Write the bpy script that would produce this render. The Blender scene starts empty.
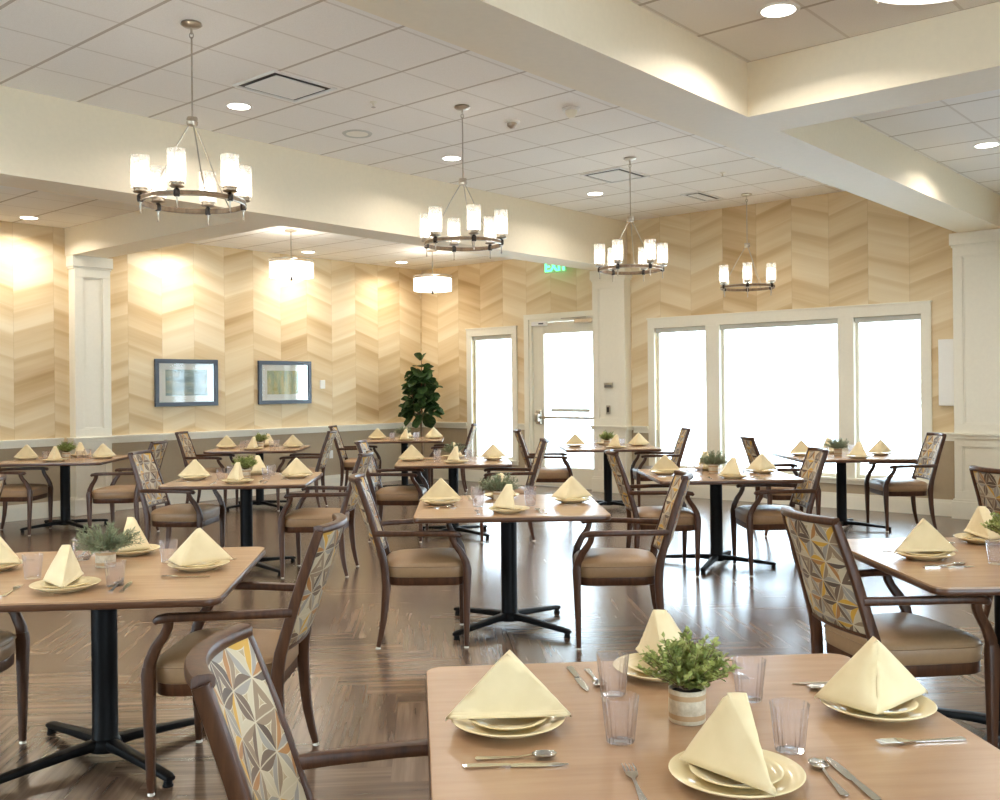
import bpy, bmesh, math, random
from math import sin, cos, pi, radians, sqrt
from mathutils import Vector, Matrix
random.seed(7)
C = bpy.context.scene.collection
SC = bpy.context.scene
YAW = 0.7121                       # direction of the room's long axis seen from the viewpoint
TH = pi/2 - YAW                    # room axes: local x = u (along the beams), local y = v
EYE = 1.477
def W(u, v, z=0.0):
    return Vector((u*sin(YAW) - v*cos(YAW), u*cos(YAW) + v*sin(YAW), z))

# ------------------------------------------------------------------ materials
def nt(name):
    m = bpy.data.materials.new(name); m.use_nodes = True
    t = m.node_tree; t.nodes.clear()
    o = t.nodes.new('ShaderNodeOutputMaterial')
    return m, t, o
def srgb(r, g, b):
    f = lambda c: (c/255/12.92) if c/255 <= 0.04045 else ((c/255+0.055)/1.055)**2.4
    return (f(r), f(g), f(b), 1)
class NB:
    """small node builder"""
    def __init__(s, t): s.t = t
    def n(s, typ, **k):
        x = s.t.nodes.new(typ)
        for a, b in k.items(): setattr(x, a, b)
        return x
    def link(s, a, b): s.t.links.new(a, b)
    def m(s, op, a, b=None, c=None, clamp=False):
        x = s.t.nodes.new('ShaderNodeMath'); x.operation = op; x.use_clamp = clamp
        for i, q in enumerate((a, b, c)):
            if q is None: continue
            if isinstance(q, (int, float)): x.inputs[i].default_value = q
            else: s.t.links.new(q, x.inputs[i])
        return x.outputs[0]
    def xyz(s, x, y, z):
        c = s.t.nodes.new('ShaderNodeCombineXYZ')
        for i, q in enumerate((x, y, z)):
            if isinstance(q, (int, float)): c.inputs[i].default_value = q
            else: s.t.links.new(q, c.inputs[i])
        return c.outputs[0]
    def obj(s):
        tc = s.t.nodes.new('ShaderNodeTexCoord'); sp = s.t.nodes.new('ShaderNodeSeparateXYZ')
        s.t.links.new(tc.outputs['Object'], sp.inputs[0]); return tc.outputs['Object'], sp.outputs
    def noise(s, vec, scale=5, detail=2, rough=.5, out='Fac'):
        x = s.t.nodes.new('ShaderNodeTexNoise'); s.t.links.new(vec, x.inputs['Vector'])
        x.inputs['Scale'].default_value = scale; x.inputs['Detail'].default_value = detail; x.inputs['Roughness'].default_value = rough
        return x.outputs[out]
    def white(s, vec, out='Value'):
        x = s.t.nodes.new('ShaderNodeTexWhiteNoise'); x.noise_dimensions = '3D'; s.t.links.new(vec, x.inputs['Vector']); return x.outputs[out]
    def ramp(s, fac, stops, interp='LINEAR'):
        x = s.t.nodes.new('ShaderNodeValToRGB'); x.color_ramp.interpolation = interp
        e = x.color_ramp.elements
        while len(e) < len(stops): e.new(0.5)
        for k, (p, c) in enumerate(stops): e[k].position = p; e[k].color = c
        s.t.links.new(fac, x.inputs[0]); return x.outputs[0]
    def mix(s, fac, a, b, blend='MIX'):
        x = s.t.nodes.new('ShaderNodeMix'); x.data_type = 'RGBA'; x.blend_type = blend
        for i, q in ((0, fac), (6, a), (7, b)):
            if isinstance(q, (int, float)): x.inputs[i].default_value = q
            elif isinstance(q, tuple): x.inputs[i].default_value = q
            else: s.t.links.new(q, x.inputs[i])
        return x.outputs[2]
    def bsdf(s, color, rough=.5, metal=0, spec=.5, normal=None, **k):
        x = s.t.nodes.new('ShaderNodeBsdfPrincipled')
        for nm, q in (('Base Color', color), ('Roughness', rough), ('Metallic', metal), ('Specular IOR Level', spec)):
            if isinstance(q, (int, float, tuple)): x.inputs[nm].default_value = q
            else: s.t.links.new(q, x.inputs[nm])
        for nm, q in k.items(): x.inputs[nm.replace('_', ' ')].default_value = q
        if normal is not None: s.t.links.new(normal, x.inputs['Normal'])
        return x.outputs[0]
    def bump(s, h, strength=.2, dist=.005):
        x = s.t.nodes.new('ShaderNodeBump'); x.inputs['Strength'].default_value = strength; x.inputs['Distance'].default_value = dist
        s.t.links.new(h, x.inputs['Height']); return x.outputs[0]

def simple(name, rgb, rough=.5, metal=0, spec=.5, var=.06, scale=30, **k):
    m, t, o = nt(name); b = NB(t); ob, _ = b.obj()
    c = srgb(*rgb); f = b.noise(ob, scale, 3)
    lo = tuple(x*(1-var) for x in c[:3])+(1,); hi = tuple(min(1, x*(1+var)) for x in c[:3])+(1,)
    col = b.ramp(f, [(.3, lo), (.7, hi)])
    b.link(b.bsdf(col, rough, metal, spec, **k), o.inputs[0]); return m
def wood(name, dark, light, rough=.35, axis='X', scale=6, stretch=14, spec=.5, coat=0):
    m, t, o = nt(name); b = NB(t); ob, s = b.obj()
    k = {'X': (1, stretch, stretch), 'Y': (stretch, 1, stretch), 'Z': (stretch, stretch, 1)}[axis]
    v = b.xyz(b.m('MULTIPLY', s[0], k[0]), b.m('MULTIPLY', s[1], k[1]), b.m('MULTIPLY', s[2], k[2]))
    f = b.noise(v, scale, 5, .6)
    col = b.ramp(f, [(.3, srgb(*dark)), (.7, srgb(*light))])
    b.link(b.bsdf(col, rough, 0, spec, Coat_Weight=coat, Coat_Roughness=.15), o.inputs[0]); return m
def emis(name, rgb, strength):
    m, t, o = nt(name); b = NB(t); e = b.n('ShaderNodeEmission')
    e.inputs[0].default_value = rgb+(1,); e.inputs[1].default_value = strength
    b.link(e.outputs[0], o.inputs[0]); return m

M = {}
M['trim'] = simple('cream_paint', (240, 234, 216), .42, var=.015)
M['cream'] = simple('warm_cream_wall_paint', (241, 228, 202), .6, var=.015)
M['beam_under'] = M['cream']
M['taupe'] = simple('taupe_wall_paint', (178, 160, 132), .6, var=.02)
M['black'] = simple('black_powder_coat', (10, 10, 11), .5, spec=.2)
M['nickel'] = simple('brushed_nickel', (190, 180, 165), .28, 1)
M['steel'] = simple('polished_cutlery_steel', (205, 203, 198), .14, 1)
M['dark_metal'] = simple('dark_iron', (60, 54, 50), .4, .7)
M['chair_wood'] = wood('walnut_chair_wood', (60, 36, 22), (90, 57, 36), .36, 'Z', 5, 10, spec=.4)
M['vinyl'] = simple('taupe_seat_vinyl', (160, 128, 94), .42, var=.04, scale=60)
M['plate'] = simple('cream_glazed_ceramic', (234, 218, 176), .12, var=.01)
M['pot_dark'] = simple('dark_planter_glaze', (50, 46, 44), .45)
M['soil'] = simple('dark_soil', (50, 38, 28), .9, var=.3)
M['white_plastic'] = simple('white_plastic', (240, 238, 232), .4, var=.01)
M['grey_plastic'] = simple('grey_device_plastic', (110, 108, 104), .4, var=.03)
M['door_paint'] = simple('cream_door_enamel', (235, 228, 208), .35, var=.01)
M['frame_dark'] = simple('slate_picture_frame', (62, 70, 82), .3, var=.05)
M['trunk'] = simple('brown_bark', (120, 95, 72), .8, var=.2)
M['lamp_lens'] = emis('lit_downlight_lens', (1, .93, .80), 9)
M['bulb'] = emis('lit_frosted_bulb', (1, .93, .82), 8)
M['drum_glow'] = emis('lit_drum_shade', (1, .94, .84), 2.4)
M['tabletop'] = wood('maple_laminate', (164, 130, 99), (177, 143, 111), .24, 'X', 3, 9)
M['table_edge'] = wood('brown_table_edge', (78, 50, 34), (96, 64, 44), .3, 'X', 4, 6)

def napkin_mat():
    m, t, o = nt('cream_linen'); b = NB(t); ob, s = b.obj()
    f = b.noise(ob, 14, 3)
    wv = b.m('MULTIPLY', b.m('SINE', b.m('MULTIPLY', s[0], 3500)), b.m('SINE', b.m('MULTIPLY', s[2], 3500)))
    col = b.ramp(f, [(.3, srgb(226, 207, 164)), (.7, srgb(234, 216, 176))])
    b.link(b.bsdf(col, .85, 0, .2, b.bump(wv, .06, .0005), Sheen_Weight=.2), o.inputs[0]); return m
M['napkin'] = napkin_mat()

def glass_mat(name, tint, edge, gl=.9):
    m, t, o = nt(name); b = NB(t)
    lw = b.n('ShaderNodeLayerWeight'); lw.inputs['Blend'].default_value = .45
    tr = b.n('ShaderNodeBsdfTransparent'); g = b.n('ShaderNodeBsdfGlossy'); g.inputs['Roughness'].default_value = .04
    g.inputs['Color'].default_value = (1, 1, 1, 1)
    col = b.ramp(lw.outputs['Facing'], [(.2, tint+(1,)), (.95, edge+(1,))])
    b.link(col, tr.inputs[0])
    f = b.m('MULTIPLY', lw.outputs['Fresnel'], gl, clamp=True)
    mx = b.n('ShaderNodeMixShader'); b.link(f, mx.inputs[0]); b.link(tr.outputs[0], mx.inputs[1]); b.link(g.outputs[0], mx.inputs[2])
    b.link(mx.outputs[0], o.inputs[0]); return m
def tumbler_mat():
    m, t, o = nt('lilac_clear_tumbler'); b = NB(t)
    lw = b.n('ShaderNodeLayerWeight'); lw.inputs['Blend'].default_value = .15
    tr = b.n('ShaderNodeBsdfTransparent'); b.link(b.ramp(lw.outputs['Facing'], [(.15, (.992, .988, .996, 1)), (.8, (.95, .94, .965, 1))]), tr.inputs[0])
    g = b.n('ShaderNodeBsdfGlossy'); g.inputs['Roughness'].default_value = .05
    tl = b.n('ShaderNodeBsdfTranslucent'); tl.inputs[0].default_value = (.93, .90, .97, 1)
    a0 = b.n('ShaderNodeMixShader'); a0.inputs[0].default_value = .085; b.link(tr.outputs[0], a0.inputs[1]); b.link(tl.outputs[0], a0.inputs[2])
    mx = b.n('ShaderNodeMixShader'); b.link(b.m('MULTIPLY', lw.outputs['Fresnel'], .8), mx.inputs[0]); b.link(a0.outputs[0], mx.inputs[1]); b.link(g.outputs[0], mx.inputs[2])
    b.link(mx.outputs[0], o.inputs[0]); return m
M['tumbler'] = tumbler_mat()
M['picture_glass'] = glass_mat('picture_glass', (.985, .99, .99), (.8, .85, .85), .22)
M['pane'] = glass_mat('window_pane_glass', (.97, .985, .98), (.8, .85, .85), .5)
def shade_mat():
    m, t, o = nt('seeded_clear_shade_glass'); b = NB(t); ob, _ = b.obj()
    tr = b.n('ShaderNodeBsdfTransparent'); df = b.n('ShaderNodeBsdfTranslucent'); df.inputs[0].default_value = (1, .96, .9, 1)
    gl = b.n('ShaderNodeBsdfGlossy'); gl.inputs['Roughness'].default_value = .1
    d = b.n('ShaderNodeBsdfDiffuse'); d.inputs[0].default_value = (1, .97, .92, 1)
    a0 = b.n('ShaderNodeMixShader'); a0.inputs[0].default_value = .5; b.link(df.outputs[0], a0.inputs[1]); b.link(d.outputs[0], a0.inputs[2])
    a = b.n('ShaderNodeMixShader'); b.link(b.ramp(b.noise(ob, 60, 2), [(.35, (.22,)*3+(1,)), (.7, (.42,)*3+(1,))]), a.inputs[0])
    b.link(tr.outputs[0], a.inputs[1]); b.link(a0.outputs[0], a.inputs[2])
    c = b.n('ShaderNodeMixShader'); c.inputs[0].default_value = .06; b.link(a.outputs[0], c.inputs[1]); b.link(gl.outputs[0], c.inputs[2])
    b.link(c.outputs[0], o.inputs[0]); return m
M['shade_glass'] = shade_mat()

def ceiling_mat():
    m, t, o = nt('white_acoustic_ceiling_tile'); b = NB(t); ob, s = b.obj()
    def lines(c, off, w):
        f = b.m('FRACT', b.m('DIVIDE', b.m('SUBTRACT', c, off-50*.608), .608))
        d = b.m('MINIMUM', f, b.m('SUBTRACT', 1, f))
        return b.m('LESS_THAN', d, w/.608)
    lu, lv = lines(s[0], 3.123, .0125), lines(s[1], 5.79, .0095)
    ln = b.m('MAXIMUM', lu, b.m('MULTIPLY', lv, .45))
    speck = b.noise(ob, 160, 3, .7)
    base = b.ramp(speck, [(.35, srgb(240, 234, 224)), (.6, srgb(248, 243, 234))])
    col = b.mix(b.m('MULTIPLY', ln, .75), base, srgb(182, 166, 144))
    hgt = b.m('SUBTRACT', b.m('MULTIPLY', speck, .1), b.m('MAXIMUM', lu, lv))
    b.link(b.bsdf(col, .8, 0, .2, b.bump(hgt, .25, .004)), o.inputs[0]); return m
M['ceiling'] = ceiling_mat()

def wallpaper(axis, off):
    m, t, o = nt('chevron_watercolour_wallpaper_'+('left' if axis == 0 else 'back')); b = NB(t); ob, s = b.obj()
    cw = .47
    tt = b.m('DIVIDE', b.m('SUBTRACT', s[axis], off-40*cw), cw)
    col = b.m('FLOOR', tt); fr = b.m('SUBTRACT', tt, col)
    par = b.m('MODULO', col, 2)
    sl = b.m('ADD', b.m('MULTIPLY', par, fr), b.m('MULTIPLY', b.m('SUBTRACT', 1, par), b.m('SUBTRACT', 1, fr)))
    rnd = b.white(b.xyz(col, 3.3, 0))
    pair = b.white(b.xyz(b.m('FLOOR', b.m('DIVIDE', col, 2)), 7.1, 0))
    zz = b.m('ADD', b.m('ADD', s[2], b.m('MULTIPLY', sl, -.15)), b.m('MULTIPLY', pair, .35))
    # soft bands, each dark at one edge and fading to pale
    grp = b.m('FLOOR', b.m('DIVIDE', col, 2))
    w1 = b.noise(b.xyz(zz, b.m('MULTIPLY', col, 5.7), 0), 2.1, 1)
    ph = b.m('ADD', b.m('DIVIDE', zz, .27), b.m('MULTIPLY', w1, 1.2))
    saw = b.m('FRACT', ph); tone = b.white(b.xyz(b.m('FLOOR', ph), col, 1.5))
    edge = b.m('MULTIPLY', b.m('MULTIPLY', saw, saw), b.m('SUBTRACT', 1, b.m('POWER', saw, 14)))
    brush = b.noise(b.xyz(b.m('MULTIPLY', s[axis], .9), b.m('MULTIPLY', zz, 16), rnd), 1.0, 3, .55)
    soft = b.noise(b.xyz(b.m('MULTIPLY', s[axis], .5), b.m('MULTIPLY', zz, 3.2), b.m('MULTIPLY', rnd, 9)), 1.0, 2, .5)
    v = b.m('SUBTRACT', b.m('ADD', b.m('ADD', .18, b.m('MULTIPLY', tone, .14)), b.m('ADD', b.m('MULTIPLY', brush, .24), b.m('MULTIPLY', soft, .56))), b.m('MULTIPLY', edge, .22))
    v = b.m('ADD', v, b.m('MULTIPLY', b.m('SUBTRACT', rnd, .5), .10))
    c = b.ramp(v, [(.24, srgb(184, 149, 104)), (.42, srgb(208, 179, 135)), (.58, srgb(224, 201, 160)), (.80, srgb(238, 222, 190))])
    seam = b.m('LESS_THAN', b.m('MINIMUM', fr, b.m('SUBTRACT', 1, fr)), .008)
    c = b.mix(b.m('MULTIPLY', seam, .25), c, srgb(176, 146, 106))
    b.link(b.bsdf(c, .6, 0, .25), o.inputs[0]); return m
M['paper_left'] = wallpaper(0, 6.35)
M['paper_back'] = wallpaper(1, 6.14)

def floor_mat():
    m, t, o = nt('herringbone_vinyl_plank'); b = NB(t)
    tc = b.n('ShaderNodeTexCoord'); mp = b.n('ShaderNodeMapping'); mp.inputs['Rotation'].default_value = (0, 0, radians(-45))
    b.link(tc.outputs['Object'], mp.inputs[0]); sp = b.n('ShaderNodeSeparateXYZ'); b.link(mp.outputs[0], sp.inputs[0])
    w, N = .155, 6
    x = b.m('DIVIDE', b.m('ADD', sp.outputs[0], 60*w), w); y = b.m('DIVIDE', b.m('ADD', sp.outputs[1], 60*w), w)
    i, j = b.m('FLOOR', x), b.m('FLOOR', y); fx, fy = b.m('SUBTRACT', x, i), b.m('SUBTRACT', y, j)
    k = b.m('MODULO', b.m('ADD', b.m('SUBTRACT', i, j), 2*N*100), 2*N)
    hor = b.m('LESS_THAN', k, N-.5)
    hi, hj = b.m('SUBTRACT', i, k), j
    vi, vj = i, b.m('ADD', j, k)
    sel = lambda a, c: b.m('ADD', b.m('MULTIPLY', hor, a), b.m('MULTIPLY', b.m('SUBTRACT', 1, hor), c))
    idv = b.xyz(sel(hi, vi), sel(hj, vj), hor)
    r = b.white(idv)
    along, across = sel(x, y), sel(y, x)
    g = b.noise(b.xyz(b.m('MULTIPLY', along, .22), b.m('MULTIPLY', across, 4.2), b.m('MULTIPLY', r, 37)), 1.0, 3, .55)
    g2 = b.noise(b.xyz(b.m('MULTIPLY', along, .12), b.m('MULTIPLY', across, .8), b.m('MULTIPLY', r, 19)), 1.0, 3, .5)
    v = b.m('ADD', b.m('ADD', b.m('MULTIPLY', g, .78), b.m('MULTIPLY', g2, .22)), b.m('MULTIPLY', b.m('SUBTRACT', r, .5), .15))
    c = b.ramp(v, [(.24, srgb(76, 58, 46)), (.44, srgb(100, 80, 65)), (.58, srgb(117, 95, 78)), (.80, srgb(144, 120, 100))])
    fe = sel(fy, fx); seam = b.m('LESS_THAN', b.m('MINIMUM', fe, b.m('SUBTRACT', 1, fe)), .012)
    c = b.mix(b.m('MULTIPLY', seam, .28), c, srgb(66, 50, 40))
    rough = .235
    b.link(b.bsdf(c, rough, 0, .62, None), o.inputs[0]); return m
M['floor'] = floor_mat()

def fabric_mat():
    m, t, o = nt('geometric_petal_upholstery'); b = NB(t)
    uv = b.n('ShaderNodeUVMap'); uv.uv_map = 'UVMap'; sp = b.n('ShaderNodeSeparateXYZ'); b.link(uv.outputs[0], sp.inputs[0])
    L = .096
    px, py = b.m('DIVIDE', b.m('ADD', sp.outputs[0], 5), L), b.m('DIVIDE', b.m('ADD', sp.outputs[1], 5), L)
    vv = b.m('MULTIPLY', py, 2/sqrt(3)); uu = b.m('SUBTRACT', px, b.m('MULTIPLY', vv, .5))
    iu, iv = b.m('FLOOR', uu), b.m('FLOOR', vv); fu, fv = b.m('SUBTRACT', uu, iu), b.m('SUBTRACT', vv, iv)
    up = b.m('GREATER_THAN', b.m('ADD', fu, fv), 1)
    sel = lambda a, c: b.m('ADD', b.m('MULTIPLY', up, a), b.m('MULTIPLY', b.m('SUBTRACT', 1, up), c))
    A = sel(b.m('SUBTRACT', 1, fu), fu); B = sel(b.m('SUBTRACT', 1, fv), fv)
    Cc = sel(b.m('SUBTRACT', b.m('ADD', fu, fv), 1), b.m('SUBTRACT', 1, b.m('ADD', fu, fv)))
    mn = b.m('MINIMUM', A, b.m('MINIMUM', B, Cc))
    prod = b.m('MULTIPLY', A, b.m('MULTIPLY', B, Cc))
    q = b.m('SUBTRACT', b.m('DIVIDE', b.m('MULTIPLY', prod, 1.9), b.m('ADD', mn, .0001)), mn)     # > 0 inside a petal half
    inside = b.m('GREATER_THAN', q, 0)
    line = b.m('LESS_THAN', b.m('ABSOLUTE', q), .022)
    mid = b.m('LESS_THAN', mn, .020)
    which = b.m('ADD', b.m('LESS_THAN', b.m('SUBTRACT', A, mn), 1e-5), b.m('MULTIPLY', b.m('LESS_THAN', b.m('SUBTRACT', B, mn), 1e-5), 2))
    r = b.white(b.xyz(b.m('ADD', iu, b.m('MULTIPLY', up, 177)), iv, which))
    pet = b.ramp(r, [(0, srgb(112, 90, 72)), (.22, srgb(146, 122, 96)), (.40, srgb(154, 144, 132)), (.56, srgb(170, 118, 66)),
                     (.68, srgb(204, 156, 62)), (.77, srgb(196, 180, 150)), (.92, srgb(92, 74, 60))], 'CONSTANT')
    ground = b.ramp(b.noise(b.xyz(px, py, 0), 1.2, 2), [(.35, srgb(166, 144, 110)), (.65, srgb(184, 162, 130))])
    c = b.mix(inside, ground, pet)
    c = b.mix(b.m('MAXIMUM', line, b.m('MULTIPLY', mid, .8)), c, srgb(206, 190, 160))
    weave = b.m('MULTIPLY', b.m('SINE', b.m('MULTIPLY', sp.outputs[0], 3000)), b.m('SINE', b.m('MULTIPLY', sp.outputs[1], 3000)))
    b.link(b.bsdf(c, .55, 0, .35, b.bump(weave, .05, .0004)), o.inputs[0]); return m
M['fabric'] = fabric_mat()

def leaf_mat(name, a, c):
    m, t, o = nt(name); b = NB(t); ob, _ = b.obj()
    col = b.ramp(b.noise(ob, 28, 2), [(.3, srgb(*a)), (.7, srgb(*c))])
    bs = b.bsdf(col, .45, 0, .4); tl = b.n('ShaderNodeBsdfTranslucent'); b.link(col, tl.inputs[0])
    mx = b.n('ShaderNodeMixShader'); mx.inputs[0].default_value = .25; b.link(bs, mx.inputs[1]); b.link(tl.outputs[0], mx.inputs[2])
    b.link(mx.outputs[0], o.inputs[0]); return m
M['box_leaf'] = leaf_mat('boxwood_leaf', (122, 136, 70), (190, 196, 122))
M['grey_leaf'] = leaf_mat('grey_green_needle', (112, 124, 96), (160, 168, 134))
M['fig_leaf'] = leaf_mat('dark_fig_leaf', (34, 56, 30), (74, 98, 50))
def pot_mat():
    m, t, o = nt('banded_stone_pot'); b = NB(t); ob, s = b.obj()
    f = b.noise(ob, 60, 4, .7)
    base = b.ramp(f, [(.3, srgb(186, 172, 146)), (.7, srgb(222, 210, 186))])
    band = b.m('LESS_THAN', b.m('ABSOLUTE', b.m('SUBTRACT', b.m('FRACT', b.m('DIVIDE', b.m('ADD', s[2], .006), .042)), .5)), .13)
    b.link(b.bsdf(b.mix(b.m('MULTIPLY', band, .75), base, srgb(182, 140, 92)), .7), o.inputs[0]); return m
M['pot'] = pot_mat()
def art_mat(name, stops, vertical=True):
    m, t, o = nt(name); b = NB(t); ob, s = b.obj()
    v = b.xyz(b.m('MULTIPLY', s[0], 9 if vertical else 2), b.m('MULTIPLY', s[2], 2.2 if vertical else 7), 1.7)
    f = b.noise(v, 1.3, 4, .6)
    b.link(b.bsdf(b.ramp(f, [(p, srgb(*c)) for p, c in stops]), .3), o.inputs[0]); return m
M['art_a'] = art_mat('watery_grey_green_print', [(.3, (70, 92, 92)), (.48, (122, 140, 136)), (.6, (160, 160, 140)), (.72, (186, 130, 90))], False)
M['art_b'] = art_mat('golden_reed_print', [(.3, (84, 104, 84)), (.45, (132, 142, 84)), (.6, (190, 170, 86)), (.74, (140, 166, 150))])
M['mat_board'] = simple('white_mat_board', (236, 232, 224), .5, var=.01)
M['exit_green'] = emis('lit_green_letters', (.12, .95, .42), 2.2)
M['clear_panel'] = glass_mat('clear_acrylic_panel', (.82, .95, .84), (.5, .8, .6), .3)
M['ground'] = simple('pale_concrete', (222, 224, 226), .8, var=.05, scale=2)
M['siding'] = simple('pale_house_siding', (236, 240, 244), .7, var=.02, scale=2)
M['louvre'] = simple('grey_blue_louvre', (120, 132, 142), .6)
M['blind'] = simple('roller_blind_fabric', (205, 202, 190), .7, var=.02)

# ------------------------------------------------------------------ mesh helpers
class MB:
    def __init__(s): s.v = []; s.f = []; s.mi = []; s.uv = {}
    def add(s, vs, fs, mi=0):
        o = len(s.v); s.v += [tuple(p) for p in vs]; s.f += [[a+o for a in q] for q in fs]; s.mi += [mi]*len(fs); return o
    def box(s, x0, x1, y0, y1, z0, z1, mi=0):
        vs = [(x, y, z) for z in (z0, z1) for y in (y0, y1) for x in (x0, x1)]
        s.add(vs, [(0, 2, 3, 1), (4, 5, 7, 6), (0, 1, 5, 4), (2, 6, 7, 3), (0, 4, 6, 2), (1, 3, 7, 5)], mi); return s
    def rings(s, rings, cap=True, mi=0, closed=False):
        n = len(rings[0]); vs = [p for r in rings for p in r]; fs = []
        R = len(rings)
        for k in range(R if closed else R-1):
            a, b = k*n, ((k+1) % R)*n
            for i in range(n):
                j = (i+1) % n; fs.append((a+i, a+j, b+j, b+i))
        if cap and not closed: fs.append(tuple(range(n-1, -1, -1))); fs.append(tuple((R-1)*n+i for i in range(n)))
        s.add(vs, fs, mi); return s
    def lathe(s, prof, n=24, c=(0, 0, 0), mi=0, flute=0, nf=18, cap=True):
        rs = []
        for r, z in prof:
            ring = []
            for i in range(n):
                a = 2*pi*i/n; rr = r + (flute*cos(nf*a) if r > .02 else 0)
                ring.append((c[0]+rr*cos(a), c[1]+rr*sin(a), c[2]+z))
            rs.append(ring)
        return s.rings(rs, cap, mi)
    def sweep(s, pts, secs, side=(0, 1, 0), n=10, p=.5, mi=0, closed=False, cap=True):
        """rounded section (a = half width along side, b = half height across) swept along pts"""
        pts = [Vector(q) for q in pts]; S0 = Vector(side); rs = []
        N = len(pts)
        for k, P in enumerate(pts):
            if closed: T = pts[(k+1) % N]-pts[k-1]
            else: T = pts[min(k+1, N-1)]-pts[max(k-1, 0)]
            T.normalize(); S = S0-T*S0.dot(T); S.normalize(); U = T.cross(S)
            a, b = secs[k] if isinstance(secs, list) else secs
            ring = []
            for i in range(n):
                th = 2*pi*(i+.5)/n; cx, cy = cos(th), sin(th)
                ring.append(P + S*(a*math.copysign(abs(cx)**p, cx)) + U*(b*math.copysign(abs(cy)**p, cy)))
            rs.append(ring)
        return s.rings(rs, cap, mi, closed)
    def tube(s, pts, r, n=8, side=None, mi=0, closed=False):
        pts = [Vector(q) for q in pts]
        if side is None:
            d = (pts[-1]-pts[0]) if not closed else Vector((0, 0, 0)); d = d.normalized() if d.length else Vector((1, 0, 0))
            side = (0, 0, 1) if closed or abs(d.z) < .8 else (1, 0, 0)
        secs = [(x, x) for x in r] if isinstance(r, list) else (r, r)
        return s.sweep(pts, secs, side, n, 1.0, mi, closed)
    def build(s, name, mats, parent=None, loc=None, rz=None, smooth=True, angle=38, bevel=0, seg=2, uv=None):
        me = bpy.data.meshes.new(name); me.from_pydata(s.v, [], s.f)
        mats = mats if isinstance(mats, (list, tuple)) else [mats]
        for m in mats: me.materials.append(m)
        if len(mats) > 1:
            for p, k in zip(me.polygons, s.mi): p.material_index = k
        bm = bmesh.new(); bm.from_mesh(me); bmesh.ops.recalc_face_normals(bm, faces=bm.faces); bm.to_mesh(me); bm.free()
        if uv:
            l = me.uv_layers.new(name='UVMap')
            for lp in me.loops: l.data[lp.index].uv = uv(me.vertices[lp.vertex_index].co)
        if smooth:
            me.polygons.foreach_set('use_smooth', [True]*len(me.polygons)); me.set_sharp_from_angle(angle=radians(angle))
        o = bpy.data.objects.new(name, me); C.objects.link(o)
        if parent: o.parent = parent
        if loc is not None: o.location = loc
        if rz is not None: o.rotation_euler.z = rz
        if bevel:
            b = o.modifiers.new('Bevel', 'BEVEL'); b.width = bevel; b.segments = seg; b.limit_method = 'ANGLE'; b.angle_limit = radians(40)
        return o
def tag(o, label=None, cat=None, group=None, kind=None):
    if label: o['label'] = label
    if cat: o['category'] = cat
    if group: o['group'] = group
    if kind: o['kind'] = kind
    return o
def empty(name, loc=(0, 0, 0), rz=0, **k):
    o = bpy.data.objects.new(name, None); C.objects.link(o); o.location = loc; o.rotation_euler.z = rz
    o.empty_display_size = .05
    return tag(o, **k)
def copy_tree(o, parent=None):
    c = o.copy(); C.objects.link(c); c.parent = parent
    for ch in list(o.children): copy_tree(ch, c)
    return c
class Kind:
    """first use places the prototype itself, later ones copies of it"""
    def __init__(s, proto): s.p = proto; s.used = False
    def place(s, loc, rz, label, group=None):
        o = s.p if not s.used else copy_tree(s.p)
        s.used = True; o.location = loc; o.rotation_euler = (0, 0, rz); o['label'] = label
        if group: o['group'] = group
        return o
def struct(name, mb, mats, bevel=0, parent=None, smooth=False):
    o = mb.build(name, mats, parent, rz=None if parent else TH, smooth=smooth, bevel=bevel)
    if not parent: tag(o, kind='structure')
    return o

# ------------------------------------------------------------------ the room (local x = u, local y = v)
U0, U1, V0, V1 = -3.4, 11.555, -3.4, 11.68
HH, HL, ZB = 3.777, 3.45, 3.117
RAIL = .935
struct('floor', MB().box(U0-.2, U1+.2, V0-.2, V1+.2, -.1, 0), M['floor'])
struct('ceiling', MB().box(U0, U1, 3.0, 7.8, HH, HH+.1), M['ceiling'])
struct('ceiling', MB().box(U0, U1, 8.0, V1, HL, HL+.1), M['ceiling'])
struct('ceiling', MB().box(U0, U1, V0, 2.82, HL, HL+.1), M['ceiling'])
# beams
B2a, B2b, B1a, B1b, B4a, B4b = 7.61, 8.05, 2.77, 3.22, 5.55, 5.99
struct('beam_left', MB().box(U0, U1, B2a, B2b, ZB, HH+.08), M['cream'])
struct('beam_right', MB().box(U0, U1, B1a, B1b, ZB, HH+.08), M['cream'])
struct('beam_left_cross', MB().box(B4a, B4b, B2b, V1, ZB, HL+.05), M['cream'])
struct('beam_right_cross', MB().box(B4a, B4b, V0, B1a, ZB, HL+.05), M['cream'])

def wall_boxes(mb, axis, c0, c1, s0, s1, holes, z1, mi_hi=0, mi_lo=1):
    """wall slab from c0..c1 in its thickness, s0..s1 along, with rectangular holes (a,b,za,zb)"""
    def bx(a, b, za, zb):
        for lo, hi, mi in ((za, min(zb, RAIL-.05), mi_lo), (max(za, RAIL-.05), zb, mi_hi)):
            if hi-lo > 1e-4 and b-a > 1e-4:
                if axis == 'u': mb.box(c0, c1, a, b, lo, hi, mi)
                else: mb.box(a, b, c0, c1, lo, hi, mi)
    p = s0
    for a, b, za, zb in sorted(holes):
        bx(p, a, 0, z1); bx(a, b, 0, za); bx(a, b, zb, z1); p = b
    bx(p, s1, 0, z1)
    return mb
WR = (-1.5, 2.6, .37, 2.4); WF = (3.4, 7.4, .37, 2.4); WC = (-2.6, 2.2, .37, 2.27)  # openings for windows added out of view to let in fill daylight
DOOR = (8.08, 9.38, 0, 2.50); WL = (9.72, 10.55, .37, 2.30); WB = (3.66, 7.17, .37, 2.27)
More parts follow.
